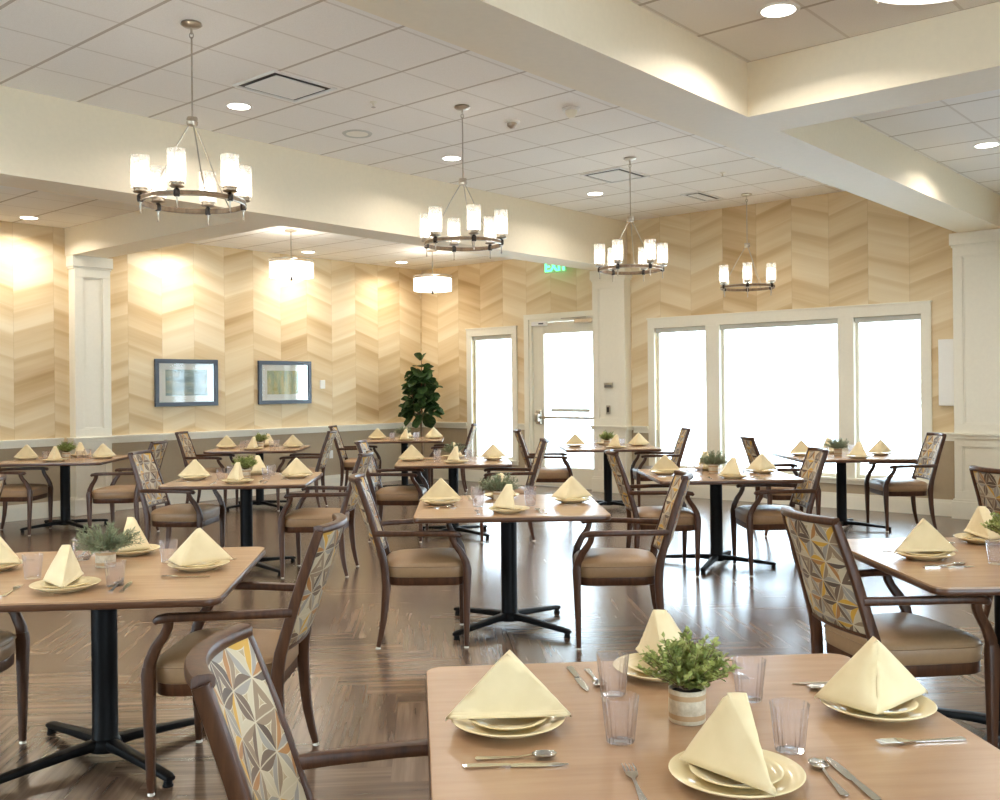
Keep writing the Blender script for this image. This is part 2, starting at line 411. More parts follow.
struct('wall_back', wall_boxes(MB(), 'u', U1, U1+.18, V0, V1+.18, [WC, WB, DOOR, WL], HH), [M['paper_back'], M['taupe']])
struct('wall_left', wall_boxes(MB(), 'v', V1, V1+.18, U0, U1, [], HL), [M['paper_left'], M['taupe']])
struct('wall_right', wall_boxes(MB(), 'v', V0-.18, V0, U0, U1, [WR], HL), [M['cream'], M['taupe']])
struct('wall_front', wall_boxes(MB(), 'u', U0-.18, U0, V0-.18, V1+.18, [WF], HH), [M['cream'], M['taupe']])

# chair rails and baseboards
def rail_prof(mb, axis, s0, s1, c, sg):
    for d, za, zb in ((.045, RAIL-.022, RAIL), (.030, RAIL-.045, RAIL-.022), (.018, RAIL-.095, RAIL-.045)):
        a, b = sorted((c, c+sg*d))
        if axis == 'u': mb.box(a, b, s0, s1, za, zb)
        else: mb.box(s0, s1, a, b, za, zb)
    return mb
def base_prof(mb, axis, s0, s1, c, sg):
    for d, za, zb in ((.022, 0, .15), (.013, .15, .185)):
        a, b = sorted((c, c+sg*d))
        if axis == 'u': mb.box(a, b, s0, s1, za, zb)
        else: mb.box(s0, s1, a, b, za, zb)
    return mb
# columns
def pilaster(name, u0, u1, v0, v1, face, lower_panel=True):
    """face: '-u' or '-v' side that carries the recessed panels"""
    mb = MB(); top = ZB
    mb.box(u0, u1, v0, v1, 0, top)
    e = .022
    def around(d, za, zb):
        if face == '-u': mb.box(u0-d, u1, v0-d, v1+d, za, zb)
        else: mb.box(u0-d, u1+d, v0-d, v1, za, zb)
    around(.03, top-.13, top); around(.016, top-.155, top-.13)
    around(.030, 0, .19); around(.018, .19, .215)
    around(.045, RAIL-.022, RAIL); around(.028, RAIL-.06, RAIL-.022)
    def frame(a, b, za, zb, w=.075, d=.014):
        for (x0, x1, y0, y1) in ((a, b, zb-w, zb), (a, b, za, za+w), (a, a+w, za+w, zb-w), (b-w, b, za+w, zb-w)):
            if face == '-u': mb.box(u0-d, u0, x0, x1, y0, y1)
            else: mb.box(x0, x1, v0-d, v0, y0, y1)
        w2, d2 = w+.016, d*.5
        for (x0, x1, y0, y1) in ((a+w, b-w, zb-w2, zb-w), (a+w, b-w, za+w, za+w2), (a+w, a+w2, za+w2, zb-w2), (b-w2, b-w, za+w2, zb-w2)):
            if face == '-u': mb.box(u0-d2, u0, x0, x1, y0, y1)
            else: mb.box(x0, x1, v0-d2, v0, y0, y1)
    a, b = (v0, v1) if face == '-u' else (u0, u1)
    frame(a, b, RAIL, top-.155, w=.10); frame(a, b, .215, RAIL-.06, w=.085)
    return struct(name, mb, M['trim'], bevel=.003)
pilaster('column_left', 5.59, 6.04, 11.54, V1, '-v')
pilaster('column_back', 11.41, U1, 7.56, 8.10, '-u')
pilaster('column_right', 11.41, U1, 2.70, 3.28, '-u')
for a, b in ((U0, 5.50), (6.10, U1)):
    struct('trim_1' if a < 0 else 'trim_2', rail_prof(MB(), 'v', a, b, V1, -1), M['trim'])
    struct('baseboard_left', base_prof(MB(), 'v', a, b, V1, -1), M['trim'])
for k, (a, b) in enumerate(((3.28, 3.56), (7.28, 7.52), (9.47, 9.61), (10.66, V1-.02))):
    struct('trim_%d' % (k+3), rail_prof(MB(), 'u', a, b, U1, -1), M['trim'])
for a, b in ((3.31, 7.53), (9.47, V1-.02)):
    struct('baseboard_back', base_prof(MB(), 'u', a, b, U1, -1), M['trim'])
# windows
def window(name, hole, mull, outer_top):
    a, b, za, zb = hole; mb = MB(); w = .105; u = U1
    mb.box(u-.026, u, a-w, b+w, zb, outer_top)                 # head
    mb.box(u-.036, u, a-w-.012, b+w+.012, outer_top-.012, outer_top+.008)
    mb.box(u-.024, u, a-w, a, za, zb); mb.box(u-.024, u, b, b+w, za, zb)
    mb.box(u-.05, u, a-w-.01, b+w+.01, za-.025, za); mb.box(u-.022, u, a-w, b+w, za-.075, za-.025)
    for m0, m1 in mull: mb.box(u-.024, u+.09, m0, m1, za, zb)
    edges = [a]+[x for m_ in mull for x in m_]+[b]
    root = struct(name, mb, M['trim'], bevel=.002)
    for k in range(0, len(edges), 2):
        p, q = edges[k], edges[k+1]
        f = MB()                                               # sash frame
        for y0, y1, z0, z1 in ((p, q, za, za+.04), (p, q, zb-.04, zb), (p, p+.035, za+.04, zb-.04), (q-.035, q, za+.04, zb-.04)):
            f.box(u+.05, u+.10, y0, y1, z0, z1)
        struct('window_sash', f, M['trim'], parent=root)
        struct('window_glass', MB().box(u+.07, u+.078, p+.03, q-.03, za+.035, zb-.035), M['pane'], parent=root)
        struct('blind_cassette', MB().box(u+.005, u+.045, p+.006, q-.006, zb-.065, zb-.004), M['blind'], parent=root)
    return root
window('window_1', WL, [], 2.42)
window('added_window_back', WC, [(-1.0, -.8), (.6, .8)], 2.405)  # added beyond the right column, out of view, for more daylight
window('window_2', WB, [(4.43, 4.62), (6.19, 6.39)], 2.405)

for axis, (a, c, za, zb), c0, c1, nm in (('v', WR, V0-.14, V0-.09, 'added_window_right'), ('u', WF, U0-.14, U0-.09, 'added_window_front')):  # unseen windows added beside and behind the camera as daylight fill
    fm = MB(); gm = MB(); n_ = 4; st = (c-a)/n_
    for k in range(n_+1):
        p, q = max(a, a+st*k-.05), min(c, a+st*k+.05)
        fm.box(p, q, c0, c1, za, zb) if axis == 'v' else fm.box(c0, c1, p, q, za, zb)
    for z0, z1 in ((za, za+.06), (zb-.06, zb)):
        fm.box(a, c, c0, c1, z0, z1) if axis == 'v' else fm.box(c0, c1, a, c, z0, z1)
    gm.box(a, c, c0+.02, c0+.026, za, zb) if axis == 'v' else gm.box(c0+.02, c0+.026, a, c, za, zb)
    root = struct(nm, fm, M['trim']); struct('window_glass', gm, M['pane'], parent=root)

# door
def door():
    a, b, _, zt = DOOR; u = U1
    mb = MB()
    for y0, y1, z0, z1 in ((b, b+.09, 0, zt+.08), (a-.02, b, zt, zt+.08)): mb.box(u-.024, u, y0, y1, z0, z1)
    fr = struct('door_1', mb, M['trim'], bevel=.002)
    j = MB()
    for y0, y1, z0, z1 in ((b-.045, b, 0, zt), (a, a+.03, 0, zt), (a+.03, b-.045, zt-.045, zt)): j.box(u-.004, u+.16, y0, y1, z0, z1)
    struct('door_jamb', j, M['trim'], parent=fr)
    la, lb, zt2 = a+.035, b-.05, zt-.05
    ga, gb, gz0, gz1 = la+.08, 9.13, .30, 2.28
    leaf = MB()
    for y0, y1, z0, z1 in ((la, ga, .01, zt2), (gb, lb, .01, zt2), (ga, gb, .01, gz0), (ga, gb, gz1, zt2)): leaf.box(u+.03, u+.075, y0, y1, z0, z1)
    lf = struct('door_leaf', leaf, M['door_paint'], parent=fr, bevel=.003)
    struct('door_glass', MB().box(u+.049, u+.056, ga-.005, gb+.005, gz0-.005, gz1+.005), M['pane'], parent=lf)
    # panic bar
    pb = MB(); pb.box(u-.035, u-.012, la+.02, lb-.16, 1.015, 1.05)
    struct('push_bar', pb, M['nickel'], parent=lf, bevel=.004)
    lt = MB(); lt.box(u-.01, u+.03, lb-.165, lb-.065, .93, 1.14); lt.box(u-.06, u-.01, lb-.155, lb-.075, .97, 1.09)
    struct('latch_case', lt, M['nickel'], parent=lf, bevel=.012)
    cl = MB(); cl.box(u-.055, u-.0, 8.14, 8.50, zt-.09, zt-.035); cl.box(u-.045, u-.03, 8.30, 8.75, zt-.02, zt-.005)
    struct('door_closer', cl, M['nickel'], parent=fr, bevel=.004)
    sn = MB(); sn.box(u-.05, u-.0, 9.02, 9.30, zt-.10, zt-.035)
    struct('sensor_box', sn, M['white_plastic'], parent=fr, bevel=.008)
    struct('sensor_strip', MB().box(u-.053, u-.05, 9.07, 9.16, zt-.08, zt-.06), M['pot_dark'], parent=fr)
    o = MB().box(u+.038, u+.048, 8.30, 9.01, 1.115, 1.165).build('door_notice', M['blind'], rz=TH, smooth=False)
    tag(o, 'long pale notice strip stuck on the glass door above its push bar', 'sign')
door()
struct('doorstep', MB().box(U1+.0, U1+.2, DOOR[0], DOOR[1], -.02, .008), M['nickel'])

# ------------------------------------------------------------------ outside
struct('ground', MB().box(-60, 60, -50, 50, -.35, -.12), M['ground'])
hb = empty('neighbouring_house', W(24, 6.5, -.12), TH, label='pale washed-out house seen faintly through the big window', cat='house')
MB().box(0, 6, -9, 7, 0, 5.2).build('house_wall', M['siding'], hb, smooth=False)
rf = MB(); rf.add([(-.6, -9.6, 5.2), (-.6, 7.6, 5.2), (6.6, 7.6, 5.2), (6.6, -9.6, 5.2), (3, -9.6, 7.2), (3, 7.6, 7.2)], [(0, 1, 5, 4), (3, 4, 5, 2), (0, 4, 3), (1, 2, 5), (0, 3, 2, 1)])
rf.build('roof', M['siding'], hb, smooth=False)
lv = MB()
for k in range(6): lv.box(-.05, 0, -.05, 1.25, 1.05+.16*k, 1.12+.16*k)
lv.build('louvre_vent', M['louvre'], hb, smooth=False)

# ------------------------------------------------------------------ wall things
def picture(u0, u1, z0, z1, art, label):
    cu, cz = (u0+u1)/2, (z0+z1)/2; w, h = (u1-u0)/2, (z1-z0)/2
    r = empty('framed_picture', W(cu, V1, cz), TH, label=label, cat='picture', group='framed pictures on the left wall')
    f = MB(); t = .055
    for x0, x1, a, b in ((-w, w, h-t, h), (-w, w, -h, -h+t), (-w, -w+t, -h+t, h-t), (w-t, w, -h+t, h-t)): f.box(x0, x1, -.035, 0, a, b)
    f.build('picture_frame', M['frame_dark'], r, smooth=False, bevel=.004)
    MB().box(-w+t-.003, w-t+.003, -.012, -.006, -h+t-.003, h-t+.003).build('mat_board', M['mat_board'], r, smooth=False)
    iw, ih = w-t-.10, h-t-.085
    MB().box(-iw, iw, -.0135, -.012, -ih, ih).build('print', M[art], r, smooth=False)
    MB().box(-w+t-.003, w-t+.003, -.024, -.021, -h+t-.003, h-t+.003).build('glazing', M['picture_glass'], r, smooth=False)
picture(6.70, 7.63, 1.28, 1.90, 'art_a', 'dark framed grey-green print, nearer the left pilaster of the two')
picture(8.29, 9.22, 1.28, 1.90, 'art_b', 'dark framed yellow-green print, nearer the fig tree of the two')
o = MB().box(-.045, .045, -.025, 0, -.065, .065).build('thermostat', M['white_plastic'], loc=W(9.44, V1, 1.56), rz=TH, bevel=.006)
tag(o, 'small white thermostat on the wallpaper right of the framed pictures', 'thermostat')
o = MB().box(-.06, 0, -.085, .085, -.37, .37).build('wall_panel_box', M['white_plastic'], loc=W(U1, 3.385, 1.60), rz=TH, bevel=.008)
tag(o, 'flat white panel box on the wallpaper beside the right pilaster', 'wall box')
o = empty('card_reader', W(11.396, 7.83, 1.50), TH, label='small grey rectangular reader on the pilaster beside the glass door', cat='card reader')
MB().box(-.02, 0, -.07, .07, -.035, .035).build('housing', M['nickel'], o, bevel=.004)
MB().box(-.024, -.02, -.055, .055, -.025, .01).build('reader_face', M['grey_plastic'], o, smooth=False)
o = empty('light_switch', W(11.396, 7.84, 1.16), TH, label='small dark switch low on the pilaster beside the glass door', cat='switch')
MB().box(-.008, 0, -.035, .035, -.06, .06).build('switch_plate', M['nickel'], o, bevel=.003)
MB().box(-.014, -.008, -.015, .015, -.035, .035).build('rocker', M['pot_dark'], o, smooth=False)
o = empty('wall_outlet', W(9.6, V1, .5), TH, label='small white power outlet on the taupe wall below the thermostat', cat='outlet')
MB().box(-.035, .035, -.008, 0, -.06, .06).build('cover_plate', M['white_plastic'], o, bevel=.003)
MB().box(-.016, .016, -.011, -.008, -.035, .035).build('socket_face', M['white_plastic'], o, smooth=False)

# exit sign
ex = empty('exit_sign', W(11.40, 8.74, HL), TH, label='green lit exit sign hanging from the ceiling near the glass door', cat='exit sign')
MB().box(-.03, .03, -.19, .19, -.045, 0).build('sign_housing', M['white_plastic'], ex, bevel=.004)
MB().box(-.004, .004, -.19, .19, -.30, -.045).build('sign_panel', M['clear_panel'], ex, smooth=False)
cu = bpy.data.curves.new('exit_letters', 'FONT'); cu.body = 'EXIT'; cu.size = .20; cu.align_x = 'CENTER'; cu.extrude = .004; cu.offset = .006
cu.materials.append(M['exit_green'])
tmp = bpy.data.objects.new('letters_source', cu); C.objects.link(tmp); bpy.context.view_layer.update()
me_l = bpy.data.meshes.new_from_object(tmp.evaluated_get(bpy.context.evaluated_depsgraph_get())); bpy.data.objects.remove(tmp)
lo = bpy.data.objects.new('exit_letters', me_l); C.objects.link(lo); lo.parent = ex
lo.location = (-.010, 0, -.272); lo.rotation_euler = (pi/2, 0, -pi/2)

# ------------------------------------------------------------------ ceiling things
def point(parent, loc, power, color, radius=.03, name='lamp_glow'):
    l = bpy.data.lights.new(name, 'POINT'); l.energy = power; l.color = color; l.shadow_soft_size = radius
    o = bpy.data.objects.new(name, l); C.objects.link(o); o.parent = parent; o.location = loc; return o
WARM = (1, .92, .80)
DLP = 14
dl_l = bpy.data.lights.new('downlight_beam', 'AREA'); dl_l.shape = 'DISK'; dl_l.size = .16; dl_l.energy = DLP; dl_l.color = (1, .94, .86); dl_l.spread = radians(150)
def make_downlight():
    r = empty('recessed_light', cat='ceiling light', group='round recessed ceiling lights', label='x')
    MB().lathe([(.088, -.004), (.105, -.006), (.112, -.001), (.112, .0), (.088, 0)], 36, cap=False).build('trim_ring', M['white_plastic'], r)
    MB().lathe([(.0, -.010), (.05, -.009), (.088, -.004), (.088, 0), (0, 0)], 36, cap=False).build('lens', M['lamp_lens'], r)
    l = bpy.data.objects.new('downlight_beam', dl_l); C.objects.link(l); l.parent = r; l.location = (0, 0, -.02)
    return r
K_dl = Kind(make_downlight())
seen = [((4.66, 6.78), 'glowing recessed light just right of the nearest chandelier, by the square ceiling vent'),
        ((7.14, 6.77), 'glowing recessed light just left of the second chandelier\'s rod'),
        ((9.61, 6.77), 'glowing recessed light between the second and third chandeliers, by the narrow vent'),
        ((4.94, 11.25), 'glowing recessed light at far left over the left pilaster\'s table'),
        ((8.87, 11.25), 'glowing recessed light beside the left drum pendant'),
        ((10.60, 11.15), 'glowing recessed light in the far corner beside the right drum pendant'),
        ((4.89, 2.26), 'large glowing recessed light at top right in the near low ceiling'),
        ((8.82, 2.26), 'glowing recessed light at right edge beyond the cross beam')]
for (u, v), lab in seen: K_dl.place(W(u, v, HH if 3.22 < v < 7.6 else HL), 0, lab)
out = 'added recessed light out of view, put in to brighten the room'  # extra downlights added out of view to raise the room's brightness
for u, v in ((2.2, 6.77), (-.3, 6.77), (2.2, 4.2), (-.3, 4.2), (4.66, 4.2), (7.14, 4.2), (9.61, 4.2),
             (.9, 11.2), (-1.5, 9.4), (2.8, 9.3), (1.0, 2.0), (2.9, -.6), (-1.5, .2), (5.0, -1.2), (8.8, -1.2), (6.9, 11.2)):
    K_dl.place(W(u, v, HH if 3.22 < v < 7.6 else HL), 0, out)

def vent(u, v, z, su, sv, label):
    r = empty('ceiling_vent', W(u, v, z), TH, label=label, cat='vent', group='ceiling vents')
    f = MB(); t = .022
    for a, b, c, d in ((-su, su, sv-t, sv), (-su, su, -sv, -sv+t), (-su, -su+t, -sv+t, sv-t), (su-t, su, -sv+t, sv-t)): f.box(a, b, c, d, -.012, 0)
    f.build('vent_frame', M['white_plastic'], r, smooth=False)
    MB().box(-su+t, su-t, -sv+t, sv-t, -.002, 0).build('vent_throat', M['dark_metal'], r, smooth=False)
    MB().box(-su+.065, su-.065, -sv+.065, sv-.065, -.016, -.008).build('vent_plate', M['white_plastic'], r, smooth=False, bevel=.003)
vent(4.59, 6.08, HH, .29, .26, 'square flush ceiling vent beside the nearest chandelier')
vent(8.92, 6.02, HH, .29, .26, 'square flush ceiling vent left of the third chandelier')
vent(10.64, 5.92, HH, .29, .13, 'narrow ceiling vent farthest back, left of the fourth chandelier')
o = empty('ceiling_speaker', W(5.87, 6.73, HH), 0, label='round off-white speaker disc flush in the ceiling between two recessed lights', cat='speaker')
MB().lathe([(.10, -.006), (.125, -.012), (.135, 0), (.10, 0)], 36, cap=False).build('speaker_rim', M['blind'], o)
MB().lathe([(0, -.014), (.06, -.012), (.10, -.006), (.10, 0), (0, 0)], 36, cap=False).build('speaker_grille', M['trim'], o)
for (u, v), lab in (((5.32, 5.9), 'small sprinkler head in the ceiling left of the second chandelier'), ((9.62, 5.1), 'small sprinkler head in the ceiling left of the fourth chandelier')):
    o = empty('sprinkler_head', W(u, v, HH), 0, label=lab, cat='sprinkler', group='ceiling sprinklers')
    MB().lathe([(.03, 0), (.028, -.006), (.008, -.010), (.008, -.035), (.004, -.04)], 16).build('sprinkler_body', M['trim'], o)
    MB().lathe([(.0, -.040), (.018, -.041), (.018, -.044), (0, -.044)], 16, cap=False).build('deflector', M['nickel'], o)
for (u, v), lab, s in (((6.51, 5.45), 'low round smoke detector beside the second chandelier\'s canopy', 1), ((6.54, 4.84), 'taller round detector near the big beam, right of the other detector', 1.15)):
    o = empty('smoke_detector', W(u, v, HH), 0, label=lab, cat='smoke detector', group='ceiling detectors')
    MB().lathe([(.065*s, 0), (.065*s, -.012*s), (.058*s, -.018*s), (0, -.019*s)], 28, cap=False).build('detector_base', M['white_plastic'], o)
    MB().lathe([(.045*s, -.018*s), (.042*s, -.040*s), (.02*s, -.060*s*s), (0, -.062*s*s)], 28, cap=False).build('sensor_dome', M['trim' if s > 1 else 'nickel'], o)

# chandeliers
def make_chandelier():
    r = empty('chandelier', label='x', cat='chandelier', group='wagon wheel chandeliers')
    zr = 2.655-HH; zh = 3.16-HH; R = .312
    MB().lathe([(.0, -.002), (.062, 0), (.066, -.012), (.05, -.024), (.012, -.030), (0, -.031)], 28, cap=False).build('canopy', M['nickel'], r)
    ch = MB(); ch.tube([(.013*cos(a), 0, -.05+.020*sin(a)) for a in [2*pi*k/14 for k in range(14)]], .0035, 6, side=(0, 1, 0), closed=True)
    ch.tube([(0, .012*cos(a), -.078+.018*sin(a)) for a in [2*pi*k/14 for k in range(14)]], .0035, 6, side=(1, 0, 0), closed=True)
    ch.build('chain_link', M['nickel'], r)
    MB().tube([(0, 0, -.09), (0, 0, zh)], .0055, 10).build('rod', M['nickel'], r)
    MB().lathe([(.012, .028), (.032, .026), (.036, .012), (.030, .006), (.036, -.004), (.033, -.022), (.012, -.028)], 24, (0, 0, zh)).build('hub', M['nickel'], r)
    for k in range(3):
        a = radians(30+120*k)
        MB().tube([(.018*cos(a), .018*sin(a), zh-.015), (.10*cos(a), .10*sin(a), zh-.15), (.2*cos(a), .2*sin(a), zh-.335), (R*cos(a), R*sin(a), zr+.01)], .0045, 8).build('suspension_arm', M['nickel'], r)
    n = 72
    ring = MB(); ring.sweep([((R)*cos(2*pi*k/n), (R)*sin(2*pi*k/n), zr) for k in range(n)], (.017, .007), side=(0, 0, 1), n=8, closed=True)
    rg = ring.build('wheel_ring', M['ring_wood'], r)
    for dz in (.014, -.014):
        MB().sweep([((R+.005)*cos(2*pi*k/n), (R+.005)*sin(2*pi*k/n), zr+dz) for k in range(n)], (.003, .004), side=(0, 0, 1), n=6, closed=True).build('metal_band', M['nickel'], rg)
    for k in range(6):
        a = radians(60*k); x, y = (R+.003)*cos(a), (R+.003)*sin(a)
        c = MB(); c.lathe([(.0, -.024), (.016, -.022), (.020, -.01), (.020, .014), (.014, .024), (.006, .03), (.006, .034)], 16, (x, y, zr))
        kn = c; c = MB(); c.lathe([(.006, .028), (.036, .032), (.044, .038), (.038, .042), (.038, .054), (.044, .058), (.042, .062), (0, .062)], 24, (x, y, zr), cap=False)
        lm = c.build('candle_cup', M['nickel'], r); kn.build('ring_knot', M['dark_metal'], lm)
        s = MB(); s.lathe([(.052, .060), (.055, .064), (.055, .258), (.052, .258), (.052, .066), (.0, .064)], 32, (x, y, zr), cap=False)
        s.build('glass_shade', M['shade_glass'], lm)
        b = MB(); b.lathe([(.014, .064), (.018, .08), (.034, .105), (.038, .145), (.032, .18), (.016, .20), (0, .205)], 20, (x, y, zr), cap=False)
        b.build('bulb', M['bulb'], lm)
        f = MB(); f.lathe([(.010, -.022), (.006, -.03), (.005, -.075), (.0075, -.085), (0, -.095)], 12, (x, y, zr))
        f.build('finial', M['nickel'], lm)
        point(lm, (x, y, zr+.145), 6.0, WARM, .039)
    return r
M['ring_wood'] = wood('weathered_ring_wood', (110, 88, 64), (150, 122, 92), .5, 'Z', 8, 3)
K_ch = Kind(make_chandelier())
def face(u, v):  # world angle from the point towards the viewpoint
    p = W(u, v); return math.atan2(-p.y, -p.x)
for (u, d), lab in zip(((3.41, -17), (5.89, 15), (8.36, -24), (10.89, 0)),
        ('nearest wagon wheel chandelier with six glass shades, upper left', 'second nearest wagon wheel chandelier, hanging over the middle tables',
         'third wagon wheel chandelier, hanging before the pilaster beside the glass door', 'farthest wagon wheel chandelier, against the wallpaper above the big window')):
    K_ch.place(W(u, 5.46, HH), face(u, 5.46)+radians(d), lab)

# drum pendants
def make_drum():
    r = empty('drum_pendant', label='x', cat='pendant lamp', group='drum shade pendants')
    zc = 2.955-HL; R = .27; h = .088
    MB().lathe([(0, -.001), (.075, 0), (.075, -.018), (.06, -.022), (0, -.023)], 28, cap=False).build('canopy', M['nickel'], r)
    MB().tube([(0, 0, -.02), (0, 0, zc-h-.03)], .007, 10).build('rod', M['nickel'], r)
    s = MB(); s.lathe([(R, h), (R, -h), (R-.006, -h), (R-.006, h)], 56, (0, 0, zc), cap=False); s.f += [[a, a+1 if (a+1) % 56 else a-55, (a+1 if (a+1) % 56 else a-55)+168, a+168] for a in range(56)]; s.mi += [0]*56
    s.build('lamp_shade', M['drum_glow'], r)
    d = MB(); d.lathe([(0, -h+.004), (R-.008, -h+.004), (R-.008, -h+.012), (0, -h+.012)], 56, (0, 0, zc), cap=False)
    d.build('diffuser', M['drum_glow'], r)
    for dz in (h+.035,):
        MB().sweep([((R+.006)*cos(2*pi*k/56), (R+.006)*sin(2*pi*k/56), zc+dz) for k in range(56)], (.005, .003), side=(0, 0, 1), n=6, closed=True).build('upper_ring', M['nickel'], r)
    b = MB()
    for k in range(2):
        a = pi/2*k; b.sweep([(-(R+.006)*cos(a), -(R+.006)*sin(a), zc+h+.035), (0, 0, zc+h+.05), ((R+.006)*cos(a), (R+.006)*sin(a), zc+h+.035)], (.008, .004), side=(-sin(a), cos(a), 0), n=6)
    for k in range(4):
        a = pi/2*k+.0; b.tube([((R+.006)*cos(a), (R+.006)*sin(a), zc+h+.04), ((R+.006)*cos(a), (R+.006)*sin(a), zc-h-.006)], .0035, 6)
    b.build('support_frame', M['nickel'], r)
    MB().lathe([(0, -h-.045), (.012, -h-.038), (.02, -h-.026), (.010, -h-.012), (.014, -h+.004), (0, -h+.004)], 16, (0, 0, zc), cap=False).build('finial', M['dark_metal'], r)
    point(r, (0, 0, zc+h+.10), 8, WARM, .12, 'upward_glow')
    return r
K_dr = Kind(make_drum())
for u, v, lab in ((7.51, 9.86, 'white drum pendant above the framed pictures, left one of the far pair'), (9.98, 9.86, 'white drum pendant before the fig tree corner, right one of the far pair'),
                  (3.52, 1.03, 'large drum pendant cut off by the top right corner')):
    K_dr.place(W(u, v, HL), .5, lab)

# ------------------------------------------------------------------ dining chair (faces local +x)
def post(z):  # centreline x, y of the rear leg / back post at height z
    P = [(0, -.272, .232), (.08, -.252, .230), (.2, -.230, .226), (.40, -.220, .222), (.5, -.236, .220), (.62, -.270, .215), (.8, -.325, .205), (.975, -.388, .194)]
    for a, b in zip(P, P[1:]):
        if z <= b[0]:
            t = (z-a[0])/(b[0]-a[0]); return a[1]+(b[1]-a[1])*t, a[2]+(b[2]-a[2])*t
    return P[-1][1:]
def make_chair():
    r = empty('dining_chair', label='x', cat='chair', group='walnut armchairs with patterned backs')
    # seat
    def foot(ins, z, n=40):
        ring = []
        for i in range(n):
            a = 2*pi*i/n; cx, cy = cos(a), sin(a)
            x = .012+(.238-ins)*math.copysign(abs(cx)**.38, cx); hw = (.222+.045*(x+.23)/.48)-ins
            ring.append((x, hw*math.copysign(abs(cy)**.38, cy), z))
        return ring
    MB().rings([foot(.006, .398), foot(0, .404), foot(0, .462), foot(.006, .476), foot(.02, .486), foot(.06, .498), foot(.12, .506), foot(.19, .509)]).build('seat', M['vinyl'], r, angle=60)
    wl = MB(); wl.rings([foot(-.002, .458), foot(-.005, .462), foot(-.002, .466)], cap=False); wl.build('piping', M['vinyl'], r.children[0])
    MB().rings([foot(.008, .352), foot(.004, .356), foot(.004, .399), foot(.012, .4)]).build('seat_rail', M['chair_wood'], r, angle=50)
    def glide(x, y, leg):
        MB().lathe([(.010, .012), (.013, .008), (.014, 0), (0, 0)], 12, (x, y, 0)).build('glide', M['nickel'], leg)
    for s in (-1, 1):
        lg = MB().sweep([(.232, s*.272, .011), (.234, s*.270, .15), (.238, s*.266, .34), (.240, s*.265, .44), (.238, s*.265, .47)], [(.013, .013), (.016, .017), (.020, .022), (.021, .025), (.018, .021)], n=12, p=.35).build('leg', M['chair_wood'], r)
        glide(.232, s*.272, lg)
        zs = [.011, .08, .16, .26, .36, .44, .5, .58, .68, .78, .88, .95]
        pts = [(post(z)[0], s*post(z)[1], z) for z in zs]
        lg = MB().sweep(pts, [(.012, .013), (.014, .016), (.015, .019), (.016, .022), (.016, .024), (.016, .024), (.016, .023), (.0155, .021), (.015, .020), (.0145, .019), (.014, .018), (.013, .017)], n=12, p=.45).build('leg', M['chair_wood'], r)
        glide(post(0)[0]+.002, s*post(0)[1], lg)
        ax, ay = post(.65)
        a = MB()
        a.sweep([(.238, s*.265, .455), (.232, s*.268, .49), (.205, s*.274, .545), (.172, s*.281, .59), (.158, s*.286, .62), (.156, s*.288, .648)], [(.017, .022), (.016, .022), (.015, .020), (.0145, .018), (.0145, .018), (.015, .020)], n=12, p=.5)
        a.sweep([(ax, s*(ay+.004), .652), (-.20, s*.238, .653), (-.05, s*.268, .655), (.08, s*.284, .655), (.16, s*.289, .653), (.192, s*.289, .647), (.204, s*.289, .637)],
                [(.014, .017), (.016, .016), (.020, .0155), (.023, .0155), (.024, .016), (.023, .016), (.018, .011)], n=12, p=.5)
        a.build('armrest', M['chair_wood'], r)
    # back
    def backpt(sy, z, off):
        x, hw = post(z); hw -= .013
        bow = .042*(1-sy*sy)*min(1, (z-.42)/.3+.35)
        return Vector((x-bow+off, sy*hw, z))
    ns, nz = 14, 12; z0, z1 = .520, .945
    vs = []
    for off in (.020, -.018):
        for j in range(nz+1):
            z = z0+(z1-z0)*j/nz
            for i in range(ns+1):
                sy = -1+2*i/ns; e = min(1, (1-abs(sy))*9+.25)*min(1, min(j, nz-j)*1.5+.3)
                vs.append(backpt(sy*.985, z, off*(.55+.45*e)))
    fs = []; n1 = ns+1; tot = n1*(nz+1)
    for L in (0, tot):
        for j in range(nz):
            for i in range(ns): fs.append((L+j*n1+i, L+j*n1+i+1, L+(j+1)*n1+i+1, L+(j+1)*n1+i))
    for i in range(ns): fs.append((i, i+1, tot+i+1, tot+i)); fs.append((nz*n1+i, nz*n1+i+1, tot+nz*n1+i+1, tot+nz*n1+i))
    for j in range(nz): fs.append((j*n1, (j+1)*n1, tot+(j+1)*n1, tot+j*n1)); fs.append((j*n1+ns, (j+1)*n1+ns, tot+(j+1)*n1+ns, tot+j*n1+ns))
    b = MB(); b.add(vs, fs); b.build('backrest', M['fabric'], r, angle=60, uv=lambda co: (co.y, co.z*1.04))
    MB().sweep([backpt(-1.06+2.12*k/12, .955, 0) for k in range(13)], (.022, .015), side=(1, 0, 0), n=12, p=.55).build('top_rail', M['chair_wood'], r)
    MB().sweep([backpt(-1+2*k/12, .512, 0) for k in range(13)], (.016, .009), side=(1, 0, 0), n=10, p=.55).build('bottom_rail', M['chair_wood'], r)
    return r
K_chair = Kind(make_chair())
